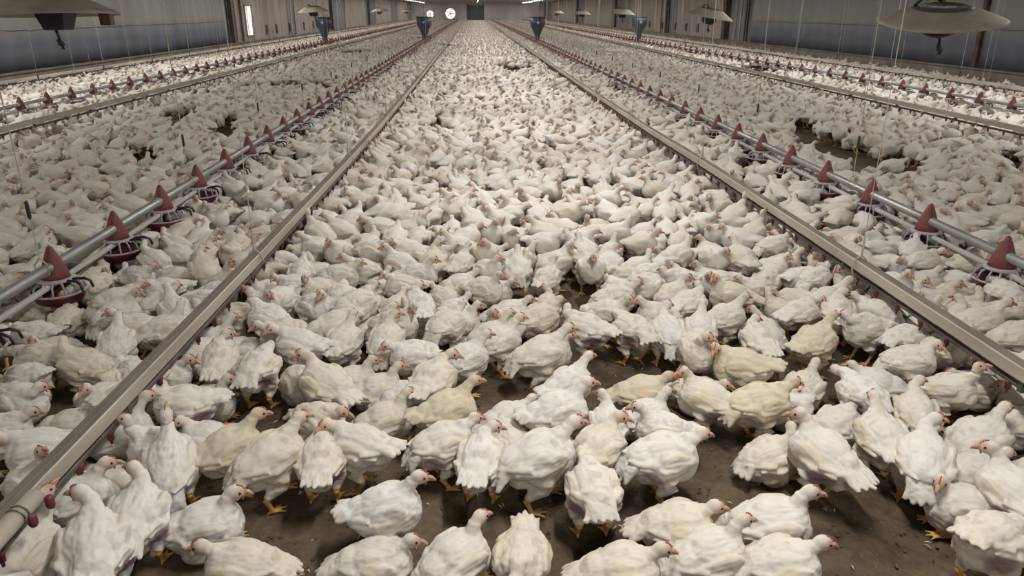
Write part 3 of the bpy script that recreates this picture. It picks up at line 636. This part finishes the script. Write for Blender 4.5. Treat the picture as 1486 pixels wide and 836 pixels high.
# the birds nearest the camera: x, y, pose, heading in degrees, size, description
BIRDS = [
 (-0.309, 2.02, 'stand_up', 4, 1.03, 'white chicken standing alone on bare litter, upright neck, facing right, lower centre'),
 (-0.328, 1.872, 'rest_mid', 2, 1.00, 'chicken lying low at the bottom edge just below the lone upright standing one'),
 (-0.082, 1.878, 'rest_up', 38, 1.00, 'chicken at bottom edge with raised head and dark feather gap, beside a tail-up bird'),
 (0.123, 1.868, 'rest_low', 262, 1.00, 'chicken at bottom edge with its tail pointing up to a peak, head out of view'),
 (0.425, 1.787, 'rest_mid', 0, 1.05, 'chicken cut by bottom edge with reddish comb, facing right near lower centre'),
 (0.654, 1.994, 'rest_mid', -3, 1.03, 'chicken resting at the front of the bare patch, head against its right neighbour'),
 (0.965, 1.985, 'rest_up', -4, 1.12, 'large resting chicken with pointed tail and drooping wing, facing right on the bare litter'),
 (0.714, 1.846, 'rest_up', 12, 1.05, 'chicken raising its head before the large resting bird with the pointed tail'),
 (0.922, 1.792, 'rest_mid', 0, 1.05, 'chicken at bottom edge below the large resting bird with the pointed tail'),
 (-0.745, 1.877, 'rest_mid', 178, 1.00, 'chicken cut by the bottom edge, facing left below a resting bird'),
 (-0.912, 2.069, 'rest_up', 8, 1.08, 'resting chicken facing right at the left end of the bare front litter'),
 (-1.098, 2.011, 'stand_up_l', 97, 1.06, 'chicken seen from behind with neck stretched up, just left of the resting bird'),
 (-1.154, 1.851, 'stand_up_l', 112, 1.15, 'big white chicken at bottom left, back to camera, head turned left under the rail'),
 (-1.348, 2.133, 'stand_up', 22, 1.00, 'chicken beside the rail joint, its head raised and facing right'),
 (-1.354, 1.844, 'stand_drink', 62, 1.05, 'chicken in the bottom left corner reaching up to a nipple'),
 (-1.106, 2.302, 'stand_drink', 104, 1.04, 'chicken seen from behind, neck stretched up to drink at the rail'),
 (-0.921, 2.396, 'stand_up', 28, 1.05, 'cream-stained chicken with head raised high, behind the walking bird with orange shank'),
 (-0.751, 2.321, 'walk_up', 40, 1.10, 'large walking chicken leaning forward, tail low, orange shank on the litter edge'),
 (-0.578, 2.32, 'stand_mid_r', 95, 1.00, 'chicken seen from behind with one orange leg forward on the litter edge'),
 (-0.448, 2.391, 'stand_mid_l', 158, 1.05, 'chicken facing left with its broad tail hanging to the right'),
 (-0.395, 2.721, 'rest_up', 20, 1.03, 'round-backed chicken facing right behind the bird with the broad hanging tail'),
 (-0.129, 2.634, 'stand_up', 18, 1.06, 'cream chicken with head raised, facing right, behind one with a reddish comb'),
 (-0.134, 2.401, 'stand_mid', 22, 1.02, 'chicken with reddish comb and low pointed tail, facing right beside bare litter'),
 (-0.001, 2.291, 'stand_mid_r', 78, 1.00, 'chicken seen from behind, rounded tail down, left of the large striding bird'),
 (0.211, 2.258, 'walk_up', 14, 1.16, 'largest striding chicken in the centre front, facing right with one foot forward'),
 (0.38, 2.089, 'stand_low', 92, 1.03, 'chicken seen squarely from behind, rump to camera, feet spread wide'),
 (0.438, 2.345, 'stand_up_r', 40, 1.00, 'chicken behind the rump-to-camera bird, head out to the right'),
 (0.662, 2.251, 'stand_mid', 6, 1.10, 'stout chicken standing right of the rump-to-camera bird, facing right'),
 (0.314, 2.589, 'stand_up', 10, 1.10, 'large white chicken behind the striding one, red face held against a neighbour'),
 (0.504, 2.53, 'stand_up_l', 88, 0.90, 'small pale chicken seen from behind between two large birds facing right'),
 (0.695, 2.693, 'rest_up', 18, 1.00, 'resting chicken with head raised, back against the stout standing one'),
 (0.12, 2.7, 'rest_mid', 24, 1.00, 'chicken with reddish face just above the largest striding bird'),
 (1.118, 2.38, 'rest_up_l', 18, 1.00, 'scrunched resting chicken in front of the upright bird seen from behind'),
 (1.234, 2.23, 'stand_up_l', 118, 1.12, 'big chicken seen from behind, head turned left, tail hanging over bare litter'),
 (1.517, 2.347, 'stand_up', 86, 1.06, 'chicken seen from behind with long straight neck raised'),
 (1.586, 2.187, 'stand_up_r', 62, 1.10, 'chicken seen from behind, large tail hanging low at the right litter edge'),
 (1.977, 2.442, 'rest_up', 20, 1.12, 'broad-backed resting chicken near the right edge, neck out to the right'),
 (1.835, 2.231, 'rest_mid', 12, 1.00, 'chicken lying flat below the broad-backed resting one'),
 (1.653, 2.039, 'rest_up_l', 168, 1.06, 'chicken facing left above the dark shade at the lower right'),
 (1.546, 1.753, 'stand_peck', 24, 1.12, 'chicken in the bottom right corner bending forward'),
 (1.778, 1.996, 'stand_up_l', 100, 1.05, 'chicken cut by the right edge, head up above the lower right corner'),
 (0.944, 2.685, 'stand_up_l', 150, 1.03, 'chicken facing left with tail to the right beside the bare middle patch'),
 (1.151, 2.614, 'stand_mid', 8, 1.10, 'round cream chicken facing right with orange foot behind'),
 (1.188, 2.962, 'stand_mid_l', 165, 1.08, 'chicken with flared tail pointing right, above the round cream bird'),
 (1.479, 2.599, 'rest_mid', 30, 1.00, 'chicken lying behind the big bird whose tail hangs over bare litter'),
 (1.761, 2.529, 'stand_up_r', 75, 1.00, 'chicken right of the long straight raised neck, seen from behind'),
 (1.64, 3.21, 'stand_up', 30, 1.05, 'pear-shaped cream chicken tapering to its tail, above the dark gap'),
 (1.968, 3.361, 'stand_mid_r', 200, 1.05, 'chicken facing left with pinkish bare rear beside the pear-shaped one'),
 (1.813, 2.932, 'rest_mid', 150, 1.00, 'chicken with mauve bare strip lying below the right rail'),
 (1.472, 2.924, 'rest_up', 40, 0.95, 'small hunched chicken turned away below the pear-shaped one'),
 (1.372, 3.241, 'stand_mid_r', 95, 1.00, 'chicken seen from behind with mauve bare rear, left of the pear-shaped one'),
 (1.306, 3.548, 'stand_up', 15, 1.00, 'chicken with reddish face raised, above the bird with the flared tail'),
 (1.623, 2.708, 'stand_low', 95, 1.00, 'bright white chicken seen from behind with tail hanging, below the right rail'),
 (0.294, 3.115, 'walk_up', 14, 1.12, 'chicken striding right at the left end of the bare middle patch'),
 (0.1, 3.298, 'stand_up', 22, 1.02, 'chicken facing right just above and left of the bird striding at the middle patch'),
 (-0.061, 3.115, 'stand_up', 24, 1.00, 'white chicken facing right, third back from the bird striding at the middle patch'),
 (-0.2, 2.898, 'stand_mid_r', 64, 1.06, 'chicken with mauve bare thigh seen from behind, neck raised'),
 (0.388, 2.849, 'stand_up', 32, 1.00, 'chicken with raised neck standing alone at the near edge of the middle patch'),
 (0.725, 2.899, 'rest_mid', 2, 1.05, 'cream chicken lying along the near edge of the bare middle patch'),
 (0.547, 3.431, 'stand_mid_r', 150, 1.05, 'chicken with large mauve bare rear at the far edge of the middle patch'),
 (0.782, 3.402, 'stand_low', 112, 1.05, 'chicken with bare mauve rear and visible leg, centre of the far edge of the patch'),
 (0.953, 3.363, 'stand_up_r', 92, 1.04, 'round white chicken seen from behind at the right of the middle patch far edge'),
 (0.774, 3.842, 'stand_mid', 14, 1.05, 'chicken with ruffled tail, facing right behind the mauve-rumped birds'),
 (0.181, 3.88, 'rest_mid', 8, 1.00, 'chicken with red face looking right, above the bird striding at the middle patch'),
 (-0.098, 3.726, 'rest_up', 8, 1.00, 'white chicken facing right, behind and left of the bird striding at the middle patch'),
 (-0.449, 3.314, 'stand_up_r', 78, 1.05, 'chicken seen from behind with one leg showing at the left of the middle patch'),
 (-0.661, 3.343, 'stand_up', 70, 1.00, 'chicken seen from behind beside the one with a leg showing'),
 (-0.868, 3.296, 'stand_mid_l', 160, 1.05, 'chicken facing left with yellowish face and tail to the right'),
 (-1.088, 3.62, 'stand_drink', 165, 1.05, 'white chicken reaching up to drink left at the near rail'),
 (-1.188, 3.109, 'stand_mid_r', 100, 1.10, 'chicken with large mauve bare rear seen from behind, right of the rail'),
 (-0.995, 3.037, 'stand_low', 85, 1.08, 'chicken with mauve thighs above the dark gap right of the rail'),
 (-1.214, 2.746, 'stand_mid_r', 195, 1.05, 'chicken with mauve bare flank and tail to the right, close under the rail'),
 (-1.095, 2.619, 'rest_up_l', 175, 0.95, 'chicken facing left just above the one drinking with its neck stretched'),
 (-1.377, 2.532, 'stand_up', 40, 1.05, 'greyish chicken standing right beneath the drinker rail'),
 (-0.657, 2.858, 'stand_up_l', 140, 1.12, 'large upright chicken facing left, tail lower right, near the middle'),
 (-0.583, 3.078, 'rest_up', 5, 1.00, 'chicken with head raised beside the large upright left-facing one'),
 (-0.456, 2.992, 'rest_up', 15, 1.00, 'chicken with neck raised over the dark gap, facing right'),
 (-0.33, 2.93, 'rest_mid', 30, 0.95, 'small chicken nestled between two with raised heads, lower middle'),
 (-0.308, 3.171, 'stand_mid', 200, 1.00, 'chicken turned left between bird with one leg showing and bird with mauve thigh'),
]
# bare litter between the near birds
BARE = [
 [(-0.84, 2.26), (-0.52, 2.13), (-0.32, 2.03), (-0.20, 2.35), (-0.02, 2.34), (0.09, 2.20), (0.24, 2.11), (0.35, 2.00), (0.49, 2.06), (0.66, 2.23), (0.88, 2.55), (1.07, 2.70), (1.00, 2.36), (1.14, 2.26), (1.36, 2.23), (1.50, 2.14), (1.50, 1.83), (1.34, 1.50), (-0.70, 1.60), (-0.82, 1.94)],
 [(-0.42, 3.56), (-0.20, 3.50), (0.16, 3.08), (0.48, 3.39), (0.58, 3.59), (1.12, 3.40), (1.05, 3.14), (0.58, 3.16), (0.23, 2.89), (0.01, 2.93), (-0.36, 3.32)],
 [(-1.22, 3.05), (-0.82, 3.06), (-0.76, 2.82), (-1.05, 2.89)],
 [(1.54, 3.59), (1.82, 3.49), (1.89, 3.32), (1.41, 3.12)],
 [(0.47, 4.43), (0.66, 4.48), (0.65, 4.07), (0.50, 4.03)],
 [(-2.31, 3.87), (-2.08, 3.86), (-1.98, 3.63), (-2.16, 3.64)],
]

# ---------------------------------------------------------------- where the birds stand
HOLES = [(4.8, 10.66, 0.22, 0.56), (4.56, 8.86, 0.3, 0.88), (4.83, 8.23, 0.17, 0.39), (4.5, 12.1, 0.18, 0.55), (2.98, 7.94, 0.17, 0.25), (5.9, 18.74, 0.24, 0.73), (3.52, 14.18, 0.13, 0.43), (1.58, 18.41, 0.23, 0.52), (6.12, 8.17, 0.14, 0.35), (-5.26, 10.83, 0.12, 0.37), (-4.02, 9.0, 0.16, 0.39), (-4.81, 12.56, 0.27, 0.57), (-3.76, 11.55, 0.23, 0.63), (-4.8, 31.77, 0.84, 1.99), (-5.67, 15.69, 0.2, 0.63), (-0.58, 11.73, 0.17, 0.37), (-1.15, 8.25, 0.06, 0.19), (-0.36, 5.58, 0.08, 0.15), (0.06, 6.83, 0.06, 0.16), (2.57, 6.13, 0.06, 0.13), (1.84, 5.91, 0.06, 0.13), (-2.49, 3.79, 0.08, 0.08), (0.48, 4.31, 0.06, 0.14), (1.72, 6.61, 0.05, 0.13), (3.45, 6.04, 0.05, 0.11), (-1.51, 6.34, 0.05, 0.12), (-7.67, 21.94, 0.23, 0.96)]
def in_poly(x, y, P):
    c = False; j = len(P)-1
    for i in range(len(P)):
        if (P[i][1] > y) != (P[j][1] > y) and x < (P[j][0]-P[i][0])*(y-P[i][1])/(P[j][1]-P[i][1])+P[i][0]: c = not c
        j = i
    return c
def bare(x, y):
    if y < 5: 
        for P in BARE:
            if in_poly(x, y, P): return True
    for a, b, p, q in HOLES:
        if ((x-a)/p)**2+((y-b)/q)**2 < 1: return True
    return False
def bare_sight(x, y):
    """keeps the near side of a bare spot low too: no bird stands where its back would hide the litter"""
    return any(bare(x*EYE/(EYE-z), y*EYE/(EYE-z)) for z in (0, .10, .20))
cp, sp, cy, sy = math.cos(PITCH), math.sin(PITCH), math.cos(YAW), math.sin(YAW)
def view(x, y, z):
    dz = z-EYE; w = x*sy*cp + y*cy*cp - dz*sp
    return 743+FPX*(x*cy-y*sy)/w, 418-FPX*(x*sy*sp+y*cy*sp+dz*cp)/w, w
PANARR = np.array(PANS)
NEAR = 13.5
pts = [(b[0], b[1], math.radians(b[3]), b[2], b[4], b[5]) for b in BIRDS]; nfix = len(pts)
rr = random.Random(11)
grid = {}
def near_ok(x, y, r):
    gx, gy = int(x//.2), int(y//.2)
    for i in (-1, 0, 1):
        for j in (-1, 0, 1):
            for (a, b) in grid.get((gx+i, gy+j), ()):
                if (a-x)**2+(b-y)**2 < r*r: return False
    return True
for p in pts: grid.setdefault((int(p[0]//.2), int(p[1]//.2)), []).append((p[0], p[1]))
panset = [(a, b) for a, b in PANS if b < NEAR+1]
def pan_clear(x, y, r):
    for lx in (-2.38, 3.09, -6.95, 8.22):
        if abs(x-lx) < r:
            for a, b in panset:
                if a == lx and (a-x)**2+(b-y)**2 < r*r: return False
    return True
new = []
for k in range(90000):
    y = 1.55 + (NEAR-1.55)*math.sqrt(rr.random()); half = .70*y + 1.0
    x = rr.uniform(-half+.03*y, half+.09*y)
    if not (XL+.35 < x < XR-.35) or bare_sight(x, y) or not pan_clear(x, y, .165): continue
    rmin = .168
    if y < 3.4:
        rmin = .17
        if -1.15 < x < 2.0 and not near_ok(x, y, .20): continue
    if not near_ok(x, y, rmin): continue
    grid.setdefault((int(x//.2), int(y//.2)), []).append((x, y)); new.append((x, y))
XY = np.array([(p[0], p[1]) for p in pts] + new); N = len(XY)
HD = np.empty(N)
for i in range(N):
    if i < nfix: HD[i] = pts[i][2]; continue
    x, y = XY[i]
    r = rr.random(); base = rr.uniform(-PI, PI)
    if r < .38: base = rr.gauss(.35, .6)
    elif r < .52: base = rr.gauss(PI*.95, .6)
    for lx, s in ((lerp_x(PL, y), 1), (lerp_x(PR, y), 1), (-5.7, 1), (6.6, 1)):
        if abs(x-lx) < .28 and rr.random() < .65: base = (0 if x < lx else PI) + rr.gauss(0, .5)
    dd = np.hypot(PANARR[:, 0]-x, PANARR[:, 1]-y); j = int(dd.argmin())
    if dd[j] < .36: base = math.atan2(PANARR[j, 1]-y, PANARR[j, 0]-x) + rr.gauss(0, .25)
    HD[i] = base
RC = .077; OFF = (-.055, .0, .055)
for it in range(26):
    kd = kdtree.KDTree(N*3)
    C3 = np.concatenate([XY + o_*np.stack([np.cos(HD), np.sin(HD)], 1) for o_ in OFF])
    for i, c in enumerate(C3): kd.insert((c[0], c[1], 0), i)
    kd.balance()
    dx = np.zeros((N, 2)); tq = np.zeros(N)
    for i in range(N*3):
        b = i % N
        if b < nfix: continue
        c = C3[i]
        for co, j, d in kd.find_range((c[0], c[1], 0), 2*RC):
            if j % N == b or d < 1e-6: continue
            ov = 2*RC - d; f = (c-C3[j])/d*ov*.36
            dx[b] += f; o_ = OFF[i//N]; tq[b] += (math.cos(HD[b])*f[1]-math.sin(HD[b])*f[0])*o_*90
    XY += np.clip(dx, -.03, .03); HD += np.clip(tq, -.25, .25)
    if it % 5 == 4:
        d = XY[:, None, :]*0 if False else None
        for i in range(nfix, N):
            x, y = XY[i]
            for lx in (-2.38, 3.09, -6.95, 8.22):
                if abs(x-lx) < .23:
                    yy = PANARR[PANARR[:, 0] == lx][:, 1]; j = int(np.abs(yy-y).argmin()); vx, vy = x-lx, y-yy[j]; q = math.hypot(vx, vy)
                    if 1e-5 < q < .185: XY[i] = (lx+vx/q*.19, yy[j]+vy/q*.19)
# drop what still overlaps badly or has drifted onto bare litter
keep = []; g2 = {}
for i in range(N):
    x, y = XY[i]
    if i >= nfix:
        if bare_sight(x, y) and y < 13 or not (XL+.35 < x < XR-.35): continue
        cs = [(x+o_*math.cos(HD[i]), y+o_*math.sin(HD[i])) for o_ in OFF]; bad = 0
        for cx_, cy_ in cs:
            gx, gy = int(cx_//.15), int(cy_//.15)
            for a in (-1, 0, 1):
                for b in (-1, 0, 1):
                    for (u, v, fx) in g2.get((gx+a, gy+b), ()):
                        d = math.hypot(u-cx_, v-cy_)
                        if d < .100: bad += 1
                        
        if bad: continue
    for o_ in OFF:
        u, v = x+o_*math.cos(HD[i]), y+o_*math.sin(HD[i]); g2.setdefault((int(u//.15), int(v//.15)), []).append((u, v, i < nfix))
    keep.append(i)
print('near birds', len(keep), 'of', N)
WEIGHTS = [('stand_up', 10), ('stand_up_l', 7), ('stand_up_r', 8), ('stand_mid', 10), ('stand_mid_l', 7), ('stand_mid_r', 6), ('stand_low', 4), ('stand_peck', 2), ('walk_up', 6), ('walk_mid', 5),
           ('rest_up', 9), ('rest_up_l', 6), ('rest_up_r', 6), ('rest_mid', 8), ('rest_tuck', 4), ('rest_low', 5)]
WN = [w[0] for w in WEIGHTS]; WW = [w[1] for w in WEIGHTS]
birds = []
for i in keep:
    if i < nfix: x, y, h, po, sc, lb = pts[i]
    else:
        x, y = float(XY[i][0]), float(XY[i][1]); h = float(HD[i]); po = rr.choices(WN, WW)[0]; sc = rr.uniform(.93, 1.08); lb = None
        rail = min(abs(x-lerp_x(PL, y)), abs(x-lerp_x(PR, y)))
        if rail < .11: po = rr.choice(['stand_mid', 'rest_mid', 'stand_low', 'rest_up', 'rest_low'])
        elif rail < .26 and rr.random() < .4: po = 'stand_drink' if math.cos(h) * (1 if min((lerp_x(PL, y), lerp_x(PR, y)), key=lambda q: abs(q-x)) > x else -1) > .5 else po
        dd = np.hypot(PANARR[:, 0]-x, PANARR[:, 1]-y)
        if dd.min() < .30: po = rr.choice(['stand_mid', 'rest_mid', 'stand_low', 'rest_low', 'stand_mid_l', 'rest_tuck'])
    u, v, w = view(x, y, .15)
    birds.append(dict(x=x, y=y, h=h, po=po, sc=sc, lb=lb, u=u, v=v, w=w, fix=i < nfix))
vis = [b for b in birds if b['fix'] or (-25 < b['u'] < 1511 and b['v'] < 880)]
vis.sort(key=lambda b: (not b['fix'], b['w']))
SINGLE = vis[:300]; ids = set(id(b) for b in SINGLE)
print('300th at', max(b['w'] for b in SINGLE), 'v', min(b['v'] for b in SINGLE))

# ---------------------------------------------------------------- the bird kinds
KIND = {}
for n, po in enumerate(POSES):
    bm, info = build_bird(po, n+1)
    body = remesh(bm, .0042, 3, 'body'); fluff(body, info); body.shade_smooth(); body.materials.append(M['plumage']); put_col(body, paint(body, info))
    bb, cc, ee, ww = head_bits(info)
    # one mesh with beak, comb and eyes for birds too far off to show them as parts
    allb = bmesh.new(); allb.from_mesh(body)
    lay = allb.verts.layers.float_color.get('Col')
    for src, colr in ((bb, BEAKC), (cc, COMBC), (ee[0], EYEC), (ee[1], EYEC), (ww[0], COMBC), (ww[1], COMBC)):
        tmp = bpy.data.meshes.new('t'); src.to_mesh(tmp); n0 = len(allb.verts); allb.from_mesh(tmp); bpy.data.meshes.remove(tmp)
        allb.verts.ensure_lookup_table()
        for v in allb.verts[n0:]: v[lay] = (*colr, 1)
    whole = bpy.data.meshes.new('whole'); allb.to_mesh(whole); allb.free()
    nf = len(whole.polygons)
    l1 = decimate(whole, 4200/(2*nf)); l1.shade_smooth()
    if not l1.materials: l1.materials.append(M['plumage'])
    lods = [l1]
    for tgt in (800, 230): lods.append(decimate(l1, tgt/len(l1.polygons)))
    KIND[po] = dict(body=body, beak=share('beak', bb, M['beak'], True), comb=share('comb', cc, M['comb'], True), eye=[share('eye', e, M['eye'], True) for e in ee], wattle=[share('wattle', e, M['comb'], True) for e in ww], l1=l1, lods=lods, info=info)
    bpy.data.meshes.remove(whole)

# ---------------------------------------------------------------- labels of the birds that have none yet
FACE = ['facing right', 'facing away right', 'facing away', 'facing away left', 'facing left', 'facing forward left', 'facing forward', 'facing forward right']
def look(b):
    po = b['po']; st = 'resting' if po.startswith('rest') else 'striding' if po.startswith('walk') else 'standing'
    return st + ' chicken ' + FACE[int(((math.degrees(b['h'])+22.5) % 360)//45)]
def nth(k): return ORD[k] if k < 20 else ORD[19]
rows = {}
for b in SINGLE:
    if b['lb']: continue
    x, y = b['x'], b['y']; ln = 0 if x < -2.38 else 1 if x < lerp_x(PL, y) else 2 if x < lerp_x(PR, y) else 3 if x < 3.09 else 4
    b['lane'] = ln; b['row'] = int(math.floor((y-4.06+.13)/.26)); rows.setdefault((ln, b['row']), []).append(b)
for b in SINGLE:
    if b['lb']: 
        x, y = b['x'], b['y']; ln = 0 if x < -2.38 else 1 if x < lerp_x(PL, y) else 2 if x < lerp_x(PR, y) else 3 if x < 3.09 else 4
        rows.setdefault((ln, int(math.floor((y-4.06+.13)/.26))), []).append(b)
LN = ['out from left pipe', 'in from left pipe', 'in from left rail', 'out from right rail', 'out from right pipe']
for (ln, rw), L in rows.items():
    L.sort(key=lambda b: -b['x'] if ln == 0 else b['x'])
    if rw < 0: pos = nth(-rw-1) + ' row before first pan'
    else:
        pn, sub = rw//3, rw % 3
        pos = ('level with %s pan' % nth(pn)) if sub == 0 else ('%s row past %s pan' % (('', 'first', 'second')[sub], nth(pn)))
    for k, b in enumerate(L):
        if not b['lb']: b['lb'] = '%s, %s %s, %s' % (look(b), nth(k), LN[ln], pos)
seen = {}
for b in SINGLE:
    if b['lb'] in seen: print('DUP', b['lb'])
    seen[b['lb']] = 1
    if len(b['lb'].replace('-', ' ').split()) > 16: print('LONG', len(b['lb'].split()), b['lb'])

# ---------------------------------------------------------------- the 300 birds that show largest
GROUP = 'white broiler chickens crowding the litter'
for k, b in enumerate(SINGLE):
    K = KIND[b['po']]; sc = b['sc']; u = rr.random()**1.5
    if 'cream' in b['lb']: u = 1.45
    elif 'white' in b['lb']: u = .0
    tone = (1-.08*u, 1-.12*u, 1-.21*u, 1) if 'greyish' not in b['lb'] else (.82, .81, .80, 1)
    if b['w'] < 4.6:
        r = thing('broiler_chicken', b['lb'], 'chicken', (b['x'], b['y'], 0), (0, 0, b['h']), GROUP); r.scale = (sc, sc*rr.uniform(.96, 1.05), sc)
        for nm, me in (('body', K['body']), ('beak', K['beak']), ('comb', K['comb']), ('eye', K['eye'][0]), ('eye', K['eye'][1]), ('wattle', K['wattle'][0]), ('wattle', K['wattle'][1])):
            c = bpy.data.objects.new(nm, me); SC.collection.objects.link(c); c.parent = r; c.color = tone
    else:
        r = bpy.data.objects.new('broiler_chicken', K['l1']); SC.collection.objects.link(r); r.location = (b['x'], b['y'], 0); r.rotation_euler = (0, 0, b['h']); r.scale = (sc, sc, sc)
        r.color = tone; r['label'] = b['lb']; r['category'] = 'chicken'; r['group'] = GROUP

# ---------------------------------------------------------------- all the others: one flock
def arrays(me):
    co = get_co(me); t = np.empty(len(me.polygons)*3, np.int32); me.loops.foreach_get('vertex_index', t)
    a = me.color_attributes['Col']; c = np.empty(len(co)*4, np.float32); a.data.foreach_get('color', c)
    return co, t.reshape(-1, 3), c.reshape(-1, 4)
def blob(level):
    bm = bmesh.new()
    bmesh.ops.create_icosphere(bm, subdivisions=2 if level == 0 else 1, radius=1, matrix=Matrix.Translation((-.01, 0, .135)) @ Matrix.Diagonal((.145, .085, .085, 1)))
    nb = len(bm.verts)
    bmesh.ops.create_cone(bm, cap_ends=False, segments=5 if level == 0 else 3, radius1=.045, radius2=.022, depth=.13, matrix=Matrix.Translation((.11, 0, .20)) @ Matrix.Rotation(math.radians(25), 4, 'Y'))
    nn = len(bm.verts)
    bmesh.ops.create_icosphere(bm, subdivisions=1, radius=.027, matrix=Matrix.Translation((.135, 0, .26))) if level == 0 else bmesh.ops.create_cone(bm, cap_ends=True, segments=4, radius1=.028, radius2=.012, depth=.05, matrix=Matrix.Translation((.14, 0, .265)))
    bmesh.ops.triangulate(bm, faces=bm.faces); bm.verts.index_update()
    co = np.array([v.co[:] for v in bm.verts], np.float32); tr = np.array([[v.index for v in f.verts] for f in bm.faces], np.int32); bm.free()
    col = np.ones((len(co), 4), np.float32); col[:, :3] = WHITE*.98; col[nn:, :3] = (.46, .35, .29); low = co[:, 2] < .08; col[low, :3] = GRIME_SHADE
    return co, tr, col
BL = [blob(0), blob(1)]
place = {}
def put(key, x, y, h, s, z=0): place.setdefault(key, []).append((x, y, z, h, s))
for b in birds:
    if id(b) in ids: continue
    if b['w'] < 9.5: put((b['po'], 1), b['x'], b['y'], b['h'], b['sc'])
    else: put((b['po'], 2), b['x'], b['y'], b['h'], b['sc'])
# further off: rows jittered over the whole width
def scatter(y0, y1, dens, lod):
    cell = 1/math.sqrt(dens); y = y0
    while y < y1:
        half_l = max(XL+.3, -.70*y-1.2); half_r = min(XR-.35, .80*y+1.2); x = half_l
        while x < half_r:
            px, py = x+rr.uniform(-.38, .38)*cell, y+rr.uniform(-.38, .38)*cell
            if not bare(px, py) and noise.noise(Vector((px*.45, py*.32, 4))) > -.42:
                h = rr.uniform(-PI, PI) if rr.random() < .6 else rr.gauss(.3, .6)
                s = rr.uniform(.92, 1.1)
                if lod >= 10: put(('blob', lod-10), px, py, h, s)
                else: put((rr.choices(WN, WW)[0], lod), px, py, h, s)
            x += cell
        y += cell
scatter(NEAR+.1, 26, 17, 2); scatter(26, 58, 16, 10); scatter(58, YE-1, 12, 11)
VC, TC, CC = [], [], []; nv = 0
for key, L in place.items():
    co, tr, col = BL[key[1]] if key[0] == 'blob' else arrays(KIND[key[0]]['lods'][key[1]])
    P = np.array(L, np.float32); n = len(P)
    c, s = np.cos(P[:, 3]), np.sin(P[:, 3]); S = P[:, 4]
    X = (co[None, :, 0]*c[:, None] - co[None, :, 1]*s[:, None])*S[:, None] + P[:, 0:1]
    Y = (co[None, :, 0]*s[:, None] + co[None, :, 1]*c[:, None])*S[:, None] + P[:, 1:2]
    Z = co[None, :, 2]*S[:, None] + P[:, 2:3]
    VC.append(np.stack([X, Y, Z], 2).reshape(-1, 3).astype(np.float32))
    TC.append((tr[None] + (np.arange(n)*len(co))[:, None, None] + nv).reshape(-1, 3).astype(np.int32))
    u = RNG.random(n)[:, None]; tint = np.concatenate([1-.09*u**1.6, 1-.125*u**1.6, 1-.19*u**1.6, np.ones((n, 1))], 1)
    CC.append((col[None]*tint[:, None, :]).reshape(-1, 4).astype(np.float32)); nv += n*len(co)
V, T, Cc = np.concatenate(VC), np.concatenate(TC), np.concatenate(CC)
print('flock birds', sum(len(l) for l in place.values()), 'tris', len(T))
me = bpy.data.meshes.new('chicken_flock'); me.vertices.add(len(V)); me.loops.add(len(T)*3); me.polygons.add(len(T))
me.vertices.foreach_set('co', V.ravel()); me.loops.foreach_set('vertex_index', T.ravel())
me.polygons.foreach_set('loop_start', np.arange(0, len(T)*3, 3, dtype=np.int32))
me.update(calc_edges=True); me.shade_smooth()
a = me.color_attributes.new('Col', 'BYTE_COLOR', 'POINT') if False else me.color_attributes.new('Col', 'FLOAT_COLOR', 'POINT')
a.data.foreach_set('color', Cc.ravel())
me.materials.append(M['plumage'])
o = bpy.data.objects.new('chicken_flock', me); SC.collection.objects.link(o)
o['kind'] = 'stuff'; o['label'] = 'thousands of white chickens crowding the litter back to the far end wall'; o['category'] = 'chickens'
